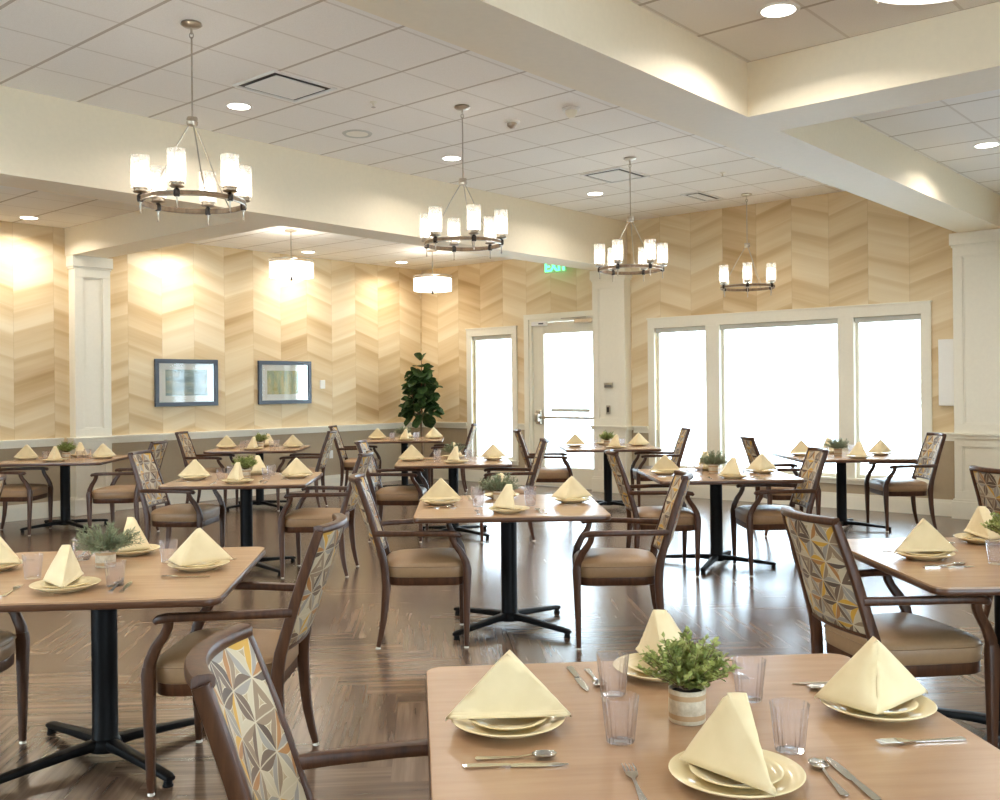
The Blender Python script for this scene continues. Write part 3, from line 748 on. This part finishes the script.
chairs = [
 (-.175, 1.98, 4, 'nearest dining chair at bottom, cropped, pushed up to the nearest table'),
 (-1.055, 3.87, 179, 'dining chair at the right side of the left foreground table'),
 (-2.26, 3.88, 0, 'dining chair at the left side of the left foreground table, cropped by the picture edge'),
 (-.46, 5.86, 5, 'dining chair at the left side of the centre table, facing right'),
 (.68, 5.80, 176, 'dining chair at the right side of the centre table, facing left'),
 (1.60, 4.01, 12, 'dining chair at the left side of the right edge table, back showing patterned outside'),
 (3.33, 5.98, 12, 'dining chair cropped at right edge behind the right edge table'),
 (-2.70, 8.38, -4, 'dining chair at the left side of the table behind the left foreground table'),
 (-3.90, 10.17, 178, 'dining chair at the right side of the table by the left pilaster'),
 (-5.12, 10.42, 3, 'dining chair at the left side of the table by the left pilaster'),
 (-3.48, 5.94, 182, 'dining chair back cropped at the left edge, nearer than the left pilaster'),
 (-1.48, 7.99, 178, 'dining chair at the right side of the table behind the left foreground table'),
 (-3.62, 12.35, 0, 'dining chair at the left side of the table under the framed pictures'),
 (-2.49, 12.3, 180, 'dining chair at the right side of the table under the framed pictures'),
 (-1.0, 9.75, -2, 'dining chair at the left side of the table just behind the centre table'),
 (.04, 9.70, 181, 'dining chair at the right side of the table just behind the centre table'),
 (-1.98, 13.9, 0, 'dining chair at the left side of the table before the fig tree'),
 (-.77, 14.1, 180, 'dining chair at the right side of the table before the fig tree'),
 (.60, 11.9, -3, 'dining chair at the left side of the table by the glass door'),
 (1.87, 11.95, 180, 'dining chair at the right side of the table by the glass door'),
 (1.28, 7.88, 0, 'dining chair at the left side of the table before the big window\'s left pane'),
 (2.16, 7.88, 180, 'dining chair at the right side of the table before the big window\'s left pane'),
 (2.85, 9.85, 0, 'dining chair at the left side of the table before the big window\'s right pane'),
 (4.09, 10.1, 179, 'dining chair at the right side of the table before the big window\'s right pane'),
]
for x, y, a, lab in chairs: K_chair.place((x, y, 0), radians(a), lab)

# ------------------------------------------------------------------ dining tables
def make_table():
    r = empty('dining_table', label='x', cat='table', group='square pedestal dining tables')
    S = .566; cr = .05
    def loop(ins, z):
        ring = []
        for qx, qy, a0 in ((1, 1, 0), (-1, 1, 90), (-1, -1, 180), (1, -1, 270)):
            for k in range(7):
                a = radians(a0+15*k); ring.append((qx*(S-cr)+(cr-ins)*cos(a), qy*(S-cr)+(cr-ins)*sin(a), z))
        return ring
    tp = MB().rings([loop(.003, .7485), loop(0, .7475), loop(0, .7472)], cap=False)
    tp = MB(); tp.rings([loop(.002, .742), loop(.0025, .7485), loop(.004, .75)]); tp.build('tabletop', M['tabletop'], r, angle=30)
    MB().rings([loop(.012, .716), loop(.004, .7185), loop(0, .724), loop(0, .738), loop(.003, .7435)]).build('edge_band', M['table_edge'], r, angle=40)
    MB().box(-.20, .20, -.20, .20, .702, .717).build('top_plate', M['black'], r, smooth=False, bevel=.004)
    MB().lathe([(.055, .06), (.050, .075), (.050, .70)], 28).build('pedestal', M['black'], r)
    b = MB().lathe([(.03, .03), (.062, .034), (.066, .055), (.060, .075), (.05, .085)], 28)
    b.build('base_hub', M['black'], r)
    for k in range(4):
        a = radians(45+90*k); c, s = cos(a), sin(a); R = .46
        f = MB().sweep([(.03*c, .03*s, .062), (.14*c, .14*s, .060), (.30*c, .30*s, .048), (R*c, R*s, .036), ((R+.02)*c, (R+.02)*s, .031)],
                       [(.028, .022), (.026, .019), (.023, .015), (.022, .012), (.018, .009)], side=(-s, c, 0), n=12, p=.5).build('base_foot', M['black'], r)
        MB().lathe([(.016, .03), (.017, .008), (.020, .006), (.020, 0), (0, 0)], 14, (R*c, R*s, 0)).build('levelling_glide', M['black'], f)
    return r
K_tab = Kind(make_table())
# name: x, y, yaw of top, yaw of base, short name, label
tables = {
 'T1': (.41, 2.06, 5, 30, 'nearest table', 'nearest square wooden dining table, cropped at bottom right, with boxwood pot'),
 'T2': (-1.61, 3.98, 5, 0, 'left foreground table', 'large square wooden dining table in the left foreground with feathery grey-green plant'),
 'T3': (.045, 6.13, 2, 0, 'centre table', 'square wooden dining table in the middle of the room, straight ahead'),
 'T4': (2.10, 4.09, 1.5, 0, 'right edge table', 'square wooden dining table cropped by the right edge'),
 'T5': (-2.11, 8.15, 3, 0, 'second table from the left foreground', 'square wooden dining table right behind the left foreground table'),
 'T6': (-3.05, 12.45, 2, 0, 'table under the framed pictures', 'small looking far dining table under the second framed picture'),
 'T7': (-4.76, 10.75, 4, 0, 'table by the left pilaster', 'dining table at far left in front of the white pilaster'),
 'T8': (-.48, 9.95, 3, 0, 'table just behind the centre table', 'dining table in the middle distance before the narrow window'),
 'T9': (-1.40, 14.35, 2, 0, 'table before the fig tree', 'farthest dining table, directly before the tall fig tree'),
 'T10': (1.31, 12.05, 2, 0, 'table by the glass door', 'far dining table before the pilaster and the glass door'),
 'T11': (1.78, 8.15, 1.5, 18, 'table before the big window\'s left pane', 'square dining table right of centre before the big window\'s left pane'),
 'T12': (3.50, 10.12, 0, 14, 'table before the big window\'s right pane', 'far right dining table before the big window\'s right pane'),
}
for k, (x, y, a, ab, sn, lab) in tables.items():
    t = K_tab.place((x, y, 0), radians(a), lab)
    for ch in t.children:
        if ch.name.startswith('base_foot'): ch.rotation_euler.z = radians(ab)

# ------------------------------------------------------------------ tableware
def mk(name, cat, group, build, mat, **k):
    o = build.build(name, M[mat], **k); tag(o, 'x', cat, group); return Kind(o)
pl = MB().lathe([(0, 0), (.066, 0), (.068, .003), (.09, .008), (.121, .0225), (.1225, .0245), (.120, .0262), (.088, .0125), (.066, .0085), (0, .0085)], 56, cap=False)
K_plate = mk('dinner_plate', 'plate', 'cream dinner plates', pl, 'plate', angle=60)
sp = MB().lathe([(0, 0), (.046, 0), (.048, .003), (.062, .006), (.083, .0155), (.0845, .0172), (.082, .0185), (.060, .0095), (.046, .0068), (0, .0068)], 48, cap=False)
K_small = mk('bread_plate', 'plate', 'cream bread plates stacked on dinner plates', sp, 'plate', angle=60)
def napkin_mesh():
    mb = MB()
    A, B, Cc, P, P2 = Vector((-.134, .026, .002)), Vector((.134, .026, .002)), Vector((-.048, -.094, -.002)), Vector((.002, .020, .134)), Vector((-.006, -.014, .133))
    def panel(a, b, p, bulge, nrm, n=12):
        vs = []; idx = {}
        for j in range(n+1):
            t = j/n
            for i in range(n-j+1):
                s = i/max(1, (n-j)) if n-j else .5
                q = a.lerp(b, s).lerp(p, t)
                w = 4*s*(1-s)*(1-t)*min(1, t*4+.35)
                q = q + nrm*(bulge*w) + nrm*((.0012 if bulge > .0035 else 0)*sin(9*s+5*t))
                if t > .93: q = q.lerp(p, .0) - Vector((0, 0, .004*(t-.93)/.07))
                idx[(i, j)] = len(vs); vs.append(q)
        fs = []
        for j in range(n):
            for i in range(n-j):
                fs.append((idx[(i, j)], idx[(i+1, j)], idx[(i, j+1)]))
                if i < n-j-1: fs.append((idx[(i+1, j)], idx[(i+1, j+1)], idx[(i, j+1)]))
        mb.add(vs, fs)
    panel(A, B, P, .004, Vector((0, 1, .12)))
    panel(A, Cc, P2, .012, Vector((-.7, -.5, .3)))
    panel(Cc, B, P2, .010, Vector((.35, -.85, .3)))
    panel(P2, P, A, .003, Vector((-.7, 0, .7))); panel(P, P2, B, .003, Vector((.7, 0, .7)))
    # folded hem layers along the long side
    for lift, d in ((.016, .0035), (.008, .006)):
        vs = []
        for i in range(13):
            s = i/12; q0 = A.lerp(B, .02+.96*s); q1 = q0.lerp(P, lift*5.5 if lift > .01 else .05)
            vs += [q0+Vector((0, d, -.001)), q1+Vector((0, d, 0))]
        fs = [(2*i, 2*i+2, 2*i+3, 2*i+1) for i in range(12)]
        mb.add(vs, fs)
    return mb
me_n = napkin_mesh()
def mk_napkin():
    o = me_n.build('folded_napkin', M['napkin'], angle=50)
    bm = bmesh.new(); bm.from_mesh(o.data); bmesh.ops.remove_doubles(bm, verts=bm.verts, dist=.0012); bm.to_mesh(o.data); bm.free()
    o.data.set_sharp_from_angle(angle=radians(50))
    s = o.modifiers.new('Solidify', 'SOLIDIFY'); s.thickness = .003; s.offset = -1
    tag(o, 'x', 'napkin', 'cream napkins folded into tents'); return o
K_nap = Kind(mk_napkin())
def tumbler():
    mb = MB(); mb.lathe([(.0, 0), (.027, 0), (.0285, .003), (.0375, .090), (.0388, .093), (.0372, .093), (.0355, .088), (.0268, .014), (.020, .010), (0, .012)], 90, flute=.0010, nf=18, cap=False)
    return mb
K_glass = mk('drinking_glass', 'glass', 'clear fluted tumblers', tumbler(), 'tumbler', angle=60)
def flat_shape(outline, th, zf, mb):
    """outline: list of (x, halfwidth); extruded with the height profile zf(x)"""
    vs = []
    for x, w in outline:
        z = zf(x); vs += [(x, -w, z), (x, w, z), (x, w, z+th), (x, -w, z+th)]
    mb.rings([vs[4*i:4*i+4] for i in range(len(outline))])
def knife():
    m = MB(); flat_shape([(-.10, .005), (-.095, .0085), (-.05, .0075), (-.012, .006), (-.008, .005)], .004, lambda x: .0, m)
    flat_shape([(-.009, .006), (0, .0085), (.04, .0095), (.08, .008), (.10, .003), (.104, .001)], .0014, lambda x: .001, m); return m
def fork():
    m = MB(); zf = lambda x: .001+.010*max(0, (x-.01)/.09)*(1 if x < .06 else 1-(x-.06)/.06)
    flat_shape([(-.095, .004), (-.092, .0095), (-.05, .006), (0, .003), (.025, .0035), (.038, .011), (.052, .0125)], .0022, zf, m)
    for k in range(4):
        y = -.0105+.007*k; f = MB(); flat_shape([(.05, .0019), (.075, .0017), (.094, .0008)], .0018, zf, f); m.add([(a, b+y, c) for a, b, c in f.v], f.f)
    return m
def spoon():
    m = MB(); zf = lambda x: .001+.007*max(0, min(1, x/.045))
    flat_shape([(-.085, .004), (-.082, .0085), (-.045, .0055), (0, .0028), (.03, .003)], .0022, zf, m)
    rs = []
    for k in range(9):
        t = k/8; x = .026+.05*t; w = .0165*sqrt(max(0, 1-(2*t-1)**2))**.8+.001; ring = []
        for i in range(10):
            a = pi*i/9; ring.append((x, -w*cos(a), .0085-.007*sin(a)*min(1, w/.012)))
        for i in range(10):
            a = pi*(9-i)/9; ring.append((x, -w*.93*cos(a), .0092-.006*sin(a)*min(1, w/.012)))
        rs.append(ring)
    m.rings(rs); return m
K_knife = mk('table_knife', 'knife', 'steel table knives', knife(), 'steel', angle=30)
K_fork = mk('table_fork', 'fork', 'steel table forks', fork(), 'steel', angle=40)
K_spoon = mk('teaspoon', 'spoon', 'steel teaspoons', spoon(), 'steel', angle=50)

# potted plants
def foliage(kind):
    rnd = random.Random(5 if kind == 'box' else 9); mb = MB()
    def leaf(p, d, L, w, up):
        d = d.normalized(); s = d.cross(up)
        if s.length < 1e-3: s = d.cross(Vector((1, 0, 0)))
        s.normalize(); n = s.cross(d)
        a, b, c, e = p, p+d*L*.5+s*w+n*w*.3, p+d*L, p+d*L*.5-s*w+n*w*.3
        m_ = p+d*L*.5
        mb.add([a, b, c, e, m_-n*.0004*0], [(0, 1, 4), (1, 2, 4), (2, 3, 4), (3, 0, 4)])
    stems = MB()
    if kind == 'box':
        for k in range(120):
            th = rnd.uniform(0, 2*pi); ph = rnd.uniform(.02, 1.0)**.6*1.62
            d = Vector((sin(ph)*cos(th), sin(ph)*sin(th), cos(ph)+.62)).normalized(); L = rnd.uniform(.060, .118)*(1.05-.10*sin(th*3))
            base = Vector((.012*cos(th), .012*sin(th), .07)); pts = [base+d*L*t+Vector((0, 0, -.010*t*t)) for t in (0, .5, 1)]
            stems.tube(pts, [.0012, .001, .0006], 4)
            for q in range(11):
                t = .30+.70*q/10; p = base+d*L*t+Vector((0, 0, -.010*t*t))
                for s_ in range(2):
                    a = Vector((rnd.uniform(-1, 1), rnd.uniform(-1, 1), rnd.uniform(-.5, 1))).normalized()
                    leaf(p, (d*.7+a).normalized(), rnd.uniform(.011, .018), rnd.uniform(.0048, .0070), Vector((rnd.uniform(-.4, .4), rnd.uniform(-.4, .4), 1)))
    else:
        for k in range(80):
            th = rnd.uniform(0, 2*pi); ph = rnd.uniform(.02, 1.0)**.6*1.55
            d = Vector((sin(ph)*cos(th), sin(ph)*sin(th), cos(ph)+.35)).normalized(); L = rnd.uniform(.09, .15)
            base = Vector((.012*cos(th), .012*sin(th), .06)); g = lambda t: base+d*L*t+Vector((0, 0, -.014*t*t))
            stems.tube([g(0), g(.5), g(1)], [.0012, .001, .0006], 4)
            for q in range(20):
                t = .2+.8*q/19
                for s_ in range(2):
                    a = Vector((rnd.uniform(-1, 1), rnd.uniform(-1, 1), rnd.uniform(-1, 1))).normalized()
                    leaf(g(t), (d*1.0+a*.9).normalized(), rnd.uniform(.014, .026), .0021, Vector((rnd.uniform(-1, 1), .2, 1)))
    return mb, stems
def make_plant(kind):
    r = empty('potted_plant', label='x', cat='potted plant', group='small centrepiece plants')
    MB().lathe([(0, 0), (.037, 0), (.0395, .003), (.0405, .068), (.0405, .072), (.037, .072), (.036, .060), (0, .060)], 36, cap=False).build('pot', M['pot'], r, angle=40)
    MB().lathe([(0, .066), (.02, .065), (.0362, .062), (.0362, .060), (0, .060)], 20, cap=False).build('soil', M['soil'], r)
    f, s = foliage(kind)
    s.build('stems', M['trunk'], r); f.build('foliage', M['box_leaf' if kind == 'box' else 'grey_leaf'], r, smooth=False)
    return r
K_box, K_grey = Kind(make_plant('box')), Kind(make_plant('grey'))

TZ = .7505
SEAT = {'L': 180, 'R': 0, 'F': 270, 'B': 90}
SIDE = {'L': 'left', 'R': 'right', 'F': 'near', 'B': 'far'}
# explicit positions where the photograph shows them well; otherwise a radius around the table centre
spots = {
 'T1': dict(L=(.01, 2.105), R=(.828, 2.18), F=(.425, 1.80), B=(.40, 2.48), pot=(.40, 2.14), g=[(.26, 2.33), (.24, 2.02), (.57, 2.28), (.57, 1.96)]),
 'T2': dict(L=(-2.10, 4.05), R=(-1.24, 4.03), F=(-1.61, 3.63), B=(-1.66, 4.42), pot=(-1.65, 4.10), g=[(-1.45, 3.69), (-1.42, 4.20), (-1.82, 4.27), (-1.84, 3.86)]),
 'T4': dict(L=(1.76, 4.11), B=(2.20, 4.50), F=(2.13, 3.68), R=(2.50, 4.08), pot=(2.15, 4.15), g=[(1.86, 4.36), (1.99, 3.96), (2.33, 4.3), (2.3, 3.9)]),
 'T3': dict(L=(-.38, 6.20), F=(.045, 5.76), R=(.45, 6.24), B=(.0, 6.52), pot=(-.01, 6.27), g=[(-.14, 6.06), (-.16, 6.38), (.19, 6.38), (.18, 6.08)]),
}
boxkind = {'T1': 'box', 'T2': 'grey', 'T3': 'grey', 'T4': 'box', 'T5': 'box', 'T7': 'box', 'T8': 'grey', 'T10': 'box', 'T12': 'grey', 'T11': 'grey', 'T6': 'box', 'T9': 'grey'}
rj = random.Random(3)
K_plant = {'box': K_box, 'grey': K_grey}
for T, (x, y, a, ab, sn, lab) in tables.items():
    ar = radians(a); ex_, ey_ = Vector((cos(ar), sin(ar))), Vector((-sin(ar), cos(ar)))
    sp_ = spots.get(T)
    def at(p, q): v_ = Vector((x, y))+ex_*p+ey_*q; return v_.x, v_.y
    if not sp_:
        j = lambda s=.02: rj.uniform(-s, s)
        sp_ = dict(L=at(-.41+j(), .02+j()), R=at(.41+j(), .02+j()), F=at(.03+j(), -.40+j()), B=at(.02+j(), .40+j()), pot=at(j(), .06+j()),
                   g=[at(-.18+j(), -.10+j()), at(-.18+j(), .22+j()), at(.17+j(), .22+j()), at(.18+j(), -.10+j())])
    near = T in ('T1', 'T2', 'T3', 'T4', 'T5', 'T11', 'T8')
    cutl = T in ('T1', 'T2', 'T3', 'T4', 'T5', 'T11')
    for S in 'LRFB':
        if T == 'T4' and S == 'R': pass
        px, py = sp_[S]; ang = radians(SEAT[S]+a+rj.uniform(-4, 4))
        out_ = Vector((cos(ang), sin(ang))); lef = Vector((-sin(ang), cos(ang)))
        where = 'at the %s side of the %s' % (SIDE[S], sn)
        K_plate.place((px, py, TZ), ang, 'cream dinner plate '+where)
        z = TZ+.0092
        if near:
            K_small.place((px, py, z), ang, 'bread plate '+where.replace('at the', 'on the', 1)); z += .0215
        else: z += .019
        K_nap.place((px, py, z), ang, 'folded cream napkin '+where)
        if cutl:
            # the diner sits outward and faces inward: right hand side = +lef
            def cut(K, side, d, along, nm, rot=0):
                q = Vector((px, py))+lef*(side*d)+out_*along
                K.place((q.x, q.y, TZ), ang+pi+radians(rot+rj.uniform(-3, 3)), 'steel %s %s' % (nm, where))
            cut(K_spoon, 1, .175, -.01, 'teaspoon')
            cut(K_knife, 1, .215, .0, 'table knife', 0)
            cut(K_fork, -1, .185, .0, 'table fork')
    gl = sorted(sp_['g'], key=lambda p: (p[0]))
    for k, (gx, gy) in enumerate(sorted(gl[:2], key=lambda p: p[1])+sorted(gl[2:], key=lambda p: p[1])):
        K_glass.place((gx, gy, TZ), rj.uniform(0, 3), 'clear tumbler %s the plant on the %s' % (('near left of', 'far left of', 'near right of', 'far right of')[k], sn))
    kd = boxkind[T]
    K_plant[kd].place((sp_['pot'][0], sp_['pot'][1], TZ), rj.uniform(0, 6), '%s in a banded pot on the %s' % ('bushy boxwood-like plant' if kd == 'box' else 'feathery grey-green plant', sn))

# ------------------------------------------------------------------ fiddle leaf fig
fg = empty('fig_tree', (-1.235, 15.45, 0), .3, label='tall fiddle leaf fig with big dark leaves in the far corner', cat='plant')
MB().lathe([(0, 0), (.13, 0), (.14, .01), (.185, .33), (.19, .34), (.17, .34), (.165, .30), (0, .30)], 32, cap=False).build('planter', M['pot_dark'], fg)
MB().lathe([(0, .305), (.166, .301), (.166, .295), (0, .295)], 24, cap=False).build('soil', M['soil'], fg)
tk = MB(); rr = random.Random(21)
tk.tube([(0, 0, .29), (.01, .0, .6), (-.01, .01, .95), (.01, 0, 1.25), (0, 0, 1.6), (.01, 0, 1.95)], [.020, .017, .015, .013, .010, .006], 10)
brs = [((0, 0, 1.0), (.10, .02, 1.25), (.16, .03, 1.6)), ((0, 0, .98), (-.12, -.03, 1.2), (-.19, -.05, 1.55)), ((0, 0, 1.15), (.02, -.12, 1.4), (.03, -.18, 1.65)), ((0, 0, 1.1), (.02, .12, 1.35), (.02, .18, 1.6))]
for q in brs: tk.tube(q, [.012, .009, .006], 8)
tk.build('trunk', M['trunk'], fg)
lv = MB()
def figleaf(p, d, L):
    d = d.normalized(); s = d.cross(Vector((0, 0, 1))); s = s.normalized() if s.length > .1 else Vector((1, 0, 0)); n = s.cross(d)
    ro = rr.uniform(-.9, .9); s, n = s*cos(ro)+n*sin(ro), n*cos(ro)-s*sin(ro)
    rows = []
    for k in range(8):
        t = k/7; w = L*.46*sin(pi*min(1, (t*.82+.06)))**.7*(.62+.55*t) * (1 if t < .97 else .4)
        c = p+d*L*t+Vector((0, 0, -L*.22*t*t))
        rows.append([c-s*w+n*w*.25, c-s*w*.5+n*w*.06, c, c+s*w*.5+n*w*.06, c+s*w+n*w*.25])
    lv.add([v for r_ in rows for v in r_], [(5*k+i, 5*k+i+1, 5*k+i+6, 5*k+i+5) for k in range(7) for i in range(4)])
for k in range(120):
    th = 2.4*k+rr.uniform(-.3, .3); t = k/119
    z = 1.06+.72*t**1.25; rad = .24*(1-.62*t)*rr.uniform(.25, 1.0)
    el = rr.uniform(-.9, 1.1)
    figleaf(Vector((rad*cos(th)*.9, rad*sin(th)*.9, z)), Vector((cos(th), sin(th), el)), rr.uniform(.17, .25))
for k in range(3): figleaf(Vector((0, 0, 1.82)), Vector((cos(2.1*k), sin(2.1*k), .3)), .17)
for sx in (-1, 1): figleaf(Vector((.01*sx, 0, 1.92)), Vector((.45*sx, .1*sx, .9)), .18)
lv.build('foliage', M['fig_leaf'], fg)

# ------------------------------------------------------------------ daylight
w = bpy.data.worlds.new('sky'); SC.world = w; w.use_nodes = True
b = w.node_tree; b.nodes.clear()
bg = b.nodes.new('ShaderNodeBackground'); wo = b.nodes.new('ShaderNodeOutputWorld')
bg.inputs[0].default_value = (.70, .86, 1, 1); bg.inputs[1].default_value = 13.0
b.links.new(bg.outputs[0], wo.inputs[0])
def portal(p, d, sx, sy):
    l = bpy.data.lights.new('window_portal', 'AREA'); l.shape = 'RECTANGLE'; l.size = sx; l.size_y = sy; l.cycles.is_portal = True
    o = bpy.data.objects.new('window_portal', l); C.objects.link(o); o.location = p; o.rotation_euler = d.to_track_quat('-Z', 'Z').to_euler()
for a, c, z0, z1 in (WC, WB, WL, (DOOR[0], DOOR[1], .3, 2.3)): portal(W(U1+.2, (a+c)/2, (z0+z1)/2), W(-1, 0), c-a, z1-z0)
portal(W((WR[0]+WR[1])/2, V0-.2, (WR[2]+WR[3])/2), W(0, 1), WR[1]-WR[0], WR[3]-WR[2])
portal(W(U0-.2, (WF[0]+WF[1])/2, (WF[2]+WF[3])/2), W(1, 0), WF[1]-WF[0], WF[3]-WF[2])

# ------------------------------------------------------------------ camera
cd = bpy.data.cameras.new('camera'); cam = bpy.data.objects.new('camera', cd); C.objects.link(cam)
cd.sensor_width = 36; cd.lens = 984.3*36/1000; cd.shift_y = -.0119; cd.clip_start = .05
cam.matrix_world = Matrix.Translation((0, 0, EYE)) @ Matrix.Rotation(pi/2, 4, 'X') @ Matrix.Rotation(-.0101, 4, 'Z')
SC.camera = cam
SC.view_settings.view_transform = 'Standard'; SC.view_settings.look = 'None'; SC.view_settings.gamma = 1
SC.view_settings.exposure = 0.40
SC.cycles.use_denoising = True
SC.cycles.max_bounces = 10; SC.cycles.diffuse_bounces = 5; SC.cycles.transparent_max_bounces = 16
SC.cycles.sample_clamp_indirect = 8
SC.cycles.caustics_reflective = False; SC.cycles.caustics_refractive = False
